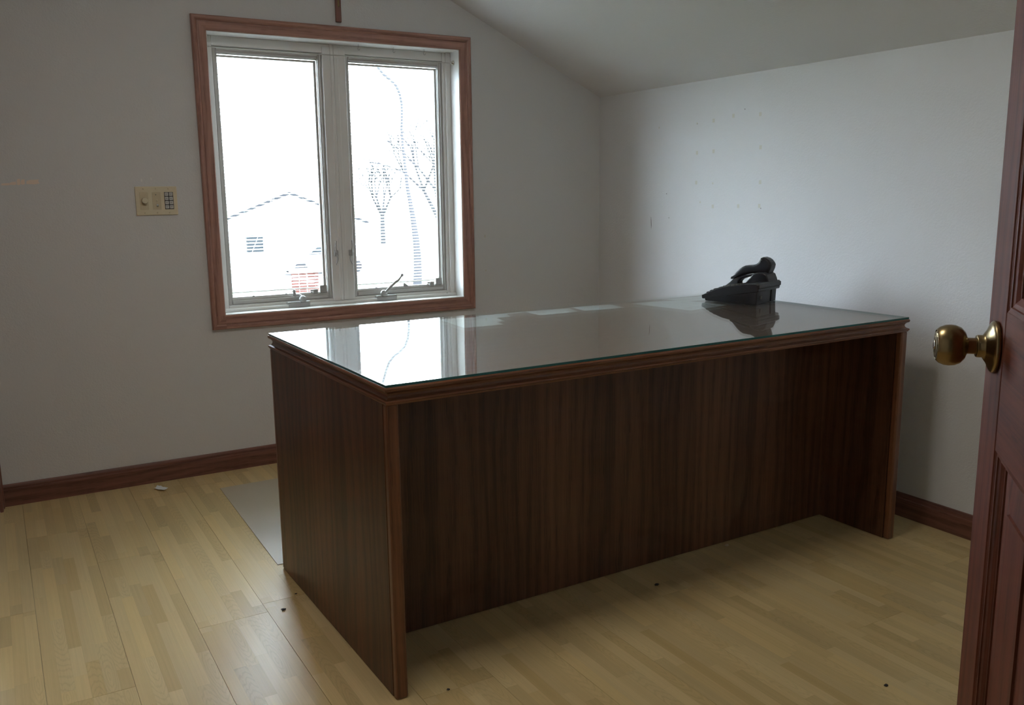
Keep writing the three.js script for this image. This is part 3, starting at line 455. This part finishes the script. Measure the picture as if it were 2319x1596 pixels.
// ---------------------------------------------------------------- chair mat and litter
{
  const pts = [[-2.066, 0.237], [-0.83, 0.225], [-0.84, 1.115], [-1.0, 1.118], [-1.0, 1.66], [-1.6, 1.66], [-1.6, 1.118], [-2.078, 1.118]];
  const o = tagMesh('chair_mat', poly(pts.map(([x, z]) => [x, -z]), 0.0022, 0.0006, 1).rotateX(-Math.PI / 2).translate(0, 0.0002, 0), M.mat, 'grey translucent vinyl chair mat on the floor behind the desk', 'mat');
  const s = thing('paper_scrap', 'crumpled white paper scrap on the floor by the baseboard', 'scrap', [-2.276, 0.0003, 0.125]);
  const g = new THREE.PlaneGeometry(0.062, 0.022, 6, 2), P = g.attributes.position; for (let i = 0; i < P.count; i++) P.setZ(i, 0.004 + 0.008 * Math.abs(vnoise(P.getX(i) * 90, P.getY(i) * 120, 5) - 0.3) + (P.getY(i) > 0.005 ? 0.006 : 0));
  const pm = M.paper.clone(); pm.side = THREE.DoubleSide; mesh('paper', g.rotateX(-Math.PI / 2).rotateY(-1.0), pm, s);
  const bug = thing('dead_insect', 'small dead black insect on the floor left of the desk', 'insect', [-2.153, 0, 1.441]);
  mesh('body', merge(new THREE.SphereGeometry(0.0042, 10, 8).scale(1.3, 0.7, 0.8).translate(0, 0.003, 0), new THREE.SphereGeometry(0.0025, 8, 6).translate(0.006, 0.003, 0)), M.dark, bug);
  for (let k = 0; k < 6; k++) { const a = (k % 3 - 1) * 0.6 + (k > 2 ? Math.PI : 0) + 1.57; mesh('leg', tube([[0, 0.003, 0], [Math.cos(a) * 0.005, 0.005, Math.sin(a) * 0.005], [Math.cos(a) * 0.009, 0.0008, Math.sin(a) * 0.009]], 0.0006, 5, 4), M.dark, bug); }
  const lump = (r, s) => { const g = new THREE.IcosahedronGeometry(r, 1), P = g.attributes.position; for (let i = 0; i < P.count; i++) { const k = 0.7 + 0.6 * hash(Math.round(P.getX(i) * 1e5), Math.round(P.getY(i) * 1e5) + Math.round(P.getZ(i) * 1e5), s); P.setXYZ(i, P.getX(i) * k * 1.4, P.getY(i) * k * 0.6, P.getZ(i) * k); } g.computeVertexNormals(); return g.translate(0, r * 0.55, 0); };
  const drop = (name, x, z, r, m, label) => { const o = tagMesh(name, lump(r, 3), m, label, 'debris'); o.position.set(x, 0, z); };
  drop('crumb', -0.742, 1.765, 0.006, M.crumb, 'pale crumb on the floor against the desk panel');
  drop('dirt_speck', -1.135, 1.876, 0.005, M.dark, 'dark dirt speck on the floor under the desk overhang');
  drop('dirt_speck', -1.931, 2.062, 0.003, M.dark, 'tiny dark speck on the floor beside the near desk corner');
  drop('dirt_speck', -1.024, 2.597, 0.004, M.dark, 'dark speck on the open floor in front of the desk');
  drop('dirt_speck', -2.09, 1.355, 0.0025, M.dark, 'tiny dark speck on the floor beside the left desk panel');
  drop('dirt_speck', -0.868, -0.06, 0.002, M.dark, 'tiny dark speck on the window sill'); scene.children[scene.children.length - 1].position.y = 0.6945;
}
// ---------------------------------------------------------------- outside, seen through the panes
const GY = -2.75;
{
  const grassT = makeTexture(256, 256, (x, y) => { const e = 0.75 + 0.5 * fbm(x / 9, y / 9, 4); return [0.13 * e, 0.16 * e, 0.10 * e]; }); grassT.repeat.set(0.2, 0.2);
  const lawn = mesh('lawn', uvs(new THREE.BoxGeometry(320, 0.2, 240).translate(0, GY - 0.1, -120.5)), mat({ map: grassT, roughness: 1, specularIntensity: 0.1 }), scene); lawn.userData = { kind: 'structure', label: 'pale lawn outside below the window', category: 'lawn' };
  const road = mesh('road', box(-160, 160, GY, GY + 0.02, -41.5, -35), mat({ color: rgb(0.22, 0.22, 0.22), roughness: 0.9, specularIntensity: 0.1 }), scene); road.userData = { kind: 'structure', label: 'grey street outside beyond the lawn', category: 'street' };
  // parked car
  const car = thing('parked_car', 'pale parked car in the street outside the left pane', 'car', [11.6, GY + 0.02, -39.6], 0.0);
  const cb = mat({ color: rgb(0.6, 0.62, 0.64), roughness: 0.3 }), cg = mat({ color: rgb(0.018, 0.022, 0.025), roughness: 0.3, specularIntensity: 0.15 }), tire = mat({ color: rgb(0.025, 0.025, 0.027), roughness: 0.8, specularIntensity: 0.1 });
  mesh('body', poly([[-2.2, 0.3], [-2.25, 0.75], [-2.1, 0.9], [-1.2, 0.98], [-0.6, 1.42], [0.7, 1.46], [1.5, 1.0], [2.15, 0.92], [2.25, 0.6], [2.2, 0.3]], 1.7, 0.08, 3).translate(0, 0, -0.85), cb, car);
  mesh('side_glass', poly([[-1.0, 1.0], [-0.52, 1.36], [0.05, 1.38], [0.05, 1.0]], 0.02).translate(0, 0, 0.845), cg, car);
  mesh('side_glass', poly([[0.12, 1.0], [0.12, 1.38], [0.66, 1.39], [1.25, 1.02]], 0.02).translate(0, 0, 0.845), cg, car);
  for (const x of [-1.4, 1.4]) for (const z of [-0.8, 0.8]) mesh('wheel', cyl(0.33, 0.33, 0.2, 20).rotateX(Math.PI / 2).translate(x, 0.33, z), tire, car);
  // brick gate pillar
  const bp = thing('brick_pillar', 'red brick garden pillar on the lawn outside the left pane', 'pillar', [6.32, GY, -25.6], -0.5);
  mesh('core', box(-0.36, 0.36, 0, 1.36, -0.36, 0.36), mat({ color: rgb(0.45, 0.42, 0.4), roughness: 1, specularIntensity: 0.1 }), bp);
  const bm = [rgb(0.06, 0.022, 0.018), rgb(0.075, 0.03, 0.025)].map((c) => mat({ color: c, roughness: 0.9, specularIntensity: 0.1 }));
  for (let r = 0; r < 16; r++) for (const s of [-1, 1]) for (let k = 0; k < 3; k++) { const x = -0.26 + k * 0.255 + (r % 2 ? 0.0 : 0.01), g = box(-0.115, 0.115, 0, 0.068, -0.02, 0.02); const a = mesh('brick', g, bm[(r + k) % 2], bp); a.position.set(x, 0.01 + r * 0.085, s * 0.37); const b = mesh('brick', g, bm[(r + k + 1) % 2], bp); b.position.set(s * 0.37, 0.01 + r * 0.085, x); b.rotation.y = Math.PI / 2; }
  mesh('cap', box(-0.44, 0.44, 1.36, 1.44, -0.44, 0.44), mat({ color: rgb(0.55, 0.53, 0.5), roughness: 0.9, specularIntensity: 0.1 }), bp);
  // house across the street
  const ho = thing('house', 'pale house with low gable roof across the street', 'house', [12.66, GY, -48.3], -1.86); ho.scale.setScalar(0.87);
  mesh('wall', box(-6, 6, 0, 2.9, -4, 4), mat({ color: rgb(0.6, 0.6, 0.58), roughness: 0.9, specularIntensity: 0.1 }), ho);
  mesh('roof', poly([[-4.7, 2.8], [0, 4.7], [4.7, 2.8], [4.7, 2.65], [0, 4.5], [-4.7, 2.65]], 13).rotateY(Math.PI / 2).translate(-6.5, 0, 0), mat({ color: rgb(0.024, 0.025, 0.028), roughness: 0.9, specularIntensity: 0.1 }), ho);
  mesh('gable', poly([[-4, 2.9], [4, 2.9], [0, 4.45]], 11.6).rotateY(Math.PI / 2).translate(-5.8, 0, 0), mat({ color: rgb(0.55, 0.55, 0.53), roughness: 0.9, specularIntensity: 0.1 }), ho);
  for (const x of [-2.6, 2.2]) { const w = mesh('house_window', box(6, 6.05, 0.95, 2.2, x - 0.6, x + 0.6), mat({ color: rgb(0.5, 0.5, 0.5), roughness: 0.7 }), ho); mesh('house_pane', box(6.04, 6.06, 1.05, 2.1, x - 0.5, x + 0.5), cg, w); }
  mesh('house_door', box(6, 6.06, 0, 2.1, -0.7, 0.3), mat({ color: rgb(0.2, 0.12, 0.09), roughness: 0.6 }), ho);
  // bare trees
  const bark = mat({ color: rgb(0.034, 0.034, 0.037), roughness: 1, specularIntensity: 0.1 });
  const tree = (name, label, pos, h, r0, seed, trunk) => {
    const t = thing(name, label, 'tree', pos), r = rng(seed), br = [];
    const seg = (p, d, l, rad, k) => {
      const e = p.clone().addScaledVector(d, l), q = new THREE.Quaternion().setFromUnitVectors(V(0, 1, 0), d), g = new THREE.CylinderGeometry(rad * 0.66, rad, l, 5, 1, true).applyQuaternion(q).translate((p.x + e.x) / 2, (p.y + e.y) / 2, (p.z + e.z) / 2); br.push(g);
      if (k > 0) for (let i = 0; i < 3; i++) { const n = V(d.x + (r() - 0.5) * 1.5, d.y + (r() - 0.35) * 0.8, d.z + (r() - 0.5) * 1.5).normalize(); seg(e, n, l * (0.62 + r() * 0.2), rad * 0.6, k - 1); }
    };
    if (trunk) { mesh('trunk', trunk, bark, t); return t; }
    mesh('trunk', cyl(r0, r0 * 0.75, h * 0.3, 10).translate(0, h * 0.15, 0), bark, t);
    for (let i = 0; i < 4; i++) { const a = i * 1.57 + r(); seg(V(0, h * 0.27, 0), V(Math.cos(a) * 0.5, 1, Math.sin(a) * 0.5).normalize(), h * 0.2, r0 * 0.6, 4); }
    mesh('branches', merge(...br), bark, t); return t;
  };
  tree('bare_tree', 'bare leafless tree beside the house', [24, GY, -62], 8, 0.2, 5);
  tree('bare_tree', 'bare leafless tree left of the house roof', [6.5, GY, -60], 9, 0.22, 15);
  tree('bare_tree', 'bare leafless tree far off beyond the mullion', [16.5, GY, -36], 9, 0.2, 25);
  tree('bare_tree', 'bare leafless tree outside at the right pane edge', [25, GY, -40], 8, 0.2, 35);
  // leaning trunk close to the right pane
  const path = [[2.7, 3.5, -9.9], [2.81, 3.09, -9.78], [3.0, 2.85, -9.6], [3.06, 2.6, -9.55], [3.01, 2.12, -9.46], [3.0, 1.6, -9.35], [3.0, 1.3, -9.29], [3.03, 0.75, -9.16], [3.04, 0.2, -9.07], [3.0, -0.6, -9.05], [2.96, -1.6, -9.02], [2.94, GY, -9.0]].map((q) => [q[0] - 3, q[1] - GY, q[2] + 9.1]);
  const curve = new THREE.CatmullRomCurve3(path.map((q) => V(...q))), tg = new THREE.TubeGeometry(curve, 48, 0.05, 8), P = tg.attributes.position;
  for (let i = 0; i < P.count; i++) { const f = Math.floor(i / 9) / 48, c = curve.getPointAt(f), k = 0.45 + 1.25 * smooth(0.25, 0.75, f); P.setXYZ(i, c.x + (P.getX(i) - c.x) * k, c.y + (P.getY(i) - c.y) * k, c.z + (P.getZ(i) - c.z) * k); }
  tg.computeVertexNormals();
  tree('bent_sapling', 'slender bent tree trunk outside the right pane', [3, GY, -9.1], 6, 0.1, 3, tg);
  const cable = thing('service_cable', 'thin cable slanting across the view in the left pane', 'cable', [-1.38, 0.51, -2.27]);
  mesh('wire', tube([[-0.55, -0.05, 1.85], [0, 0, 0], [1.78, 0.2, -6.06], [4.27, 0.82, -14.15], [9.5, 2.9, -31]], 0.0028, 60, 6), M.scuff, cable);
}
renderer.render(scene, camera);
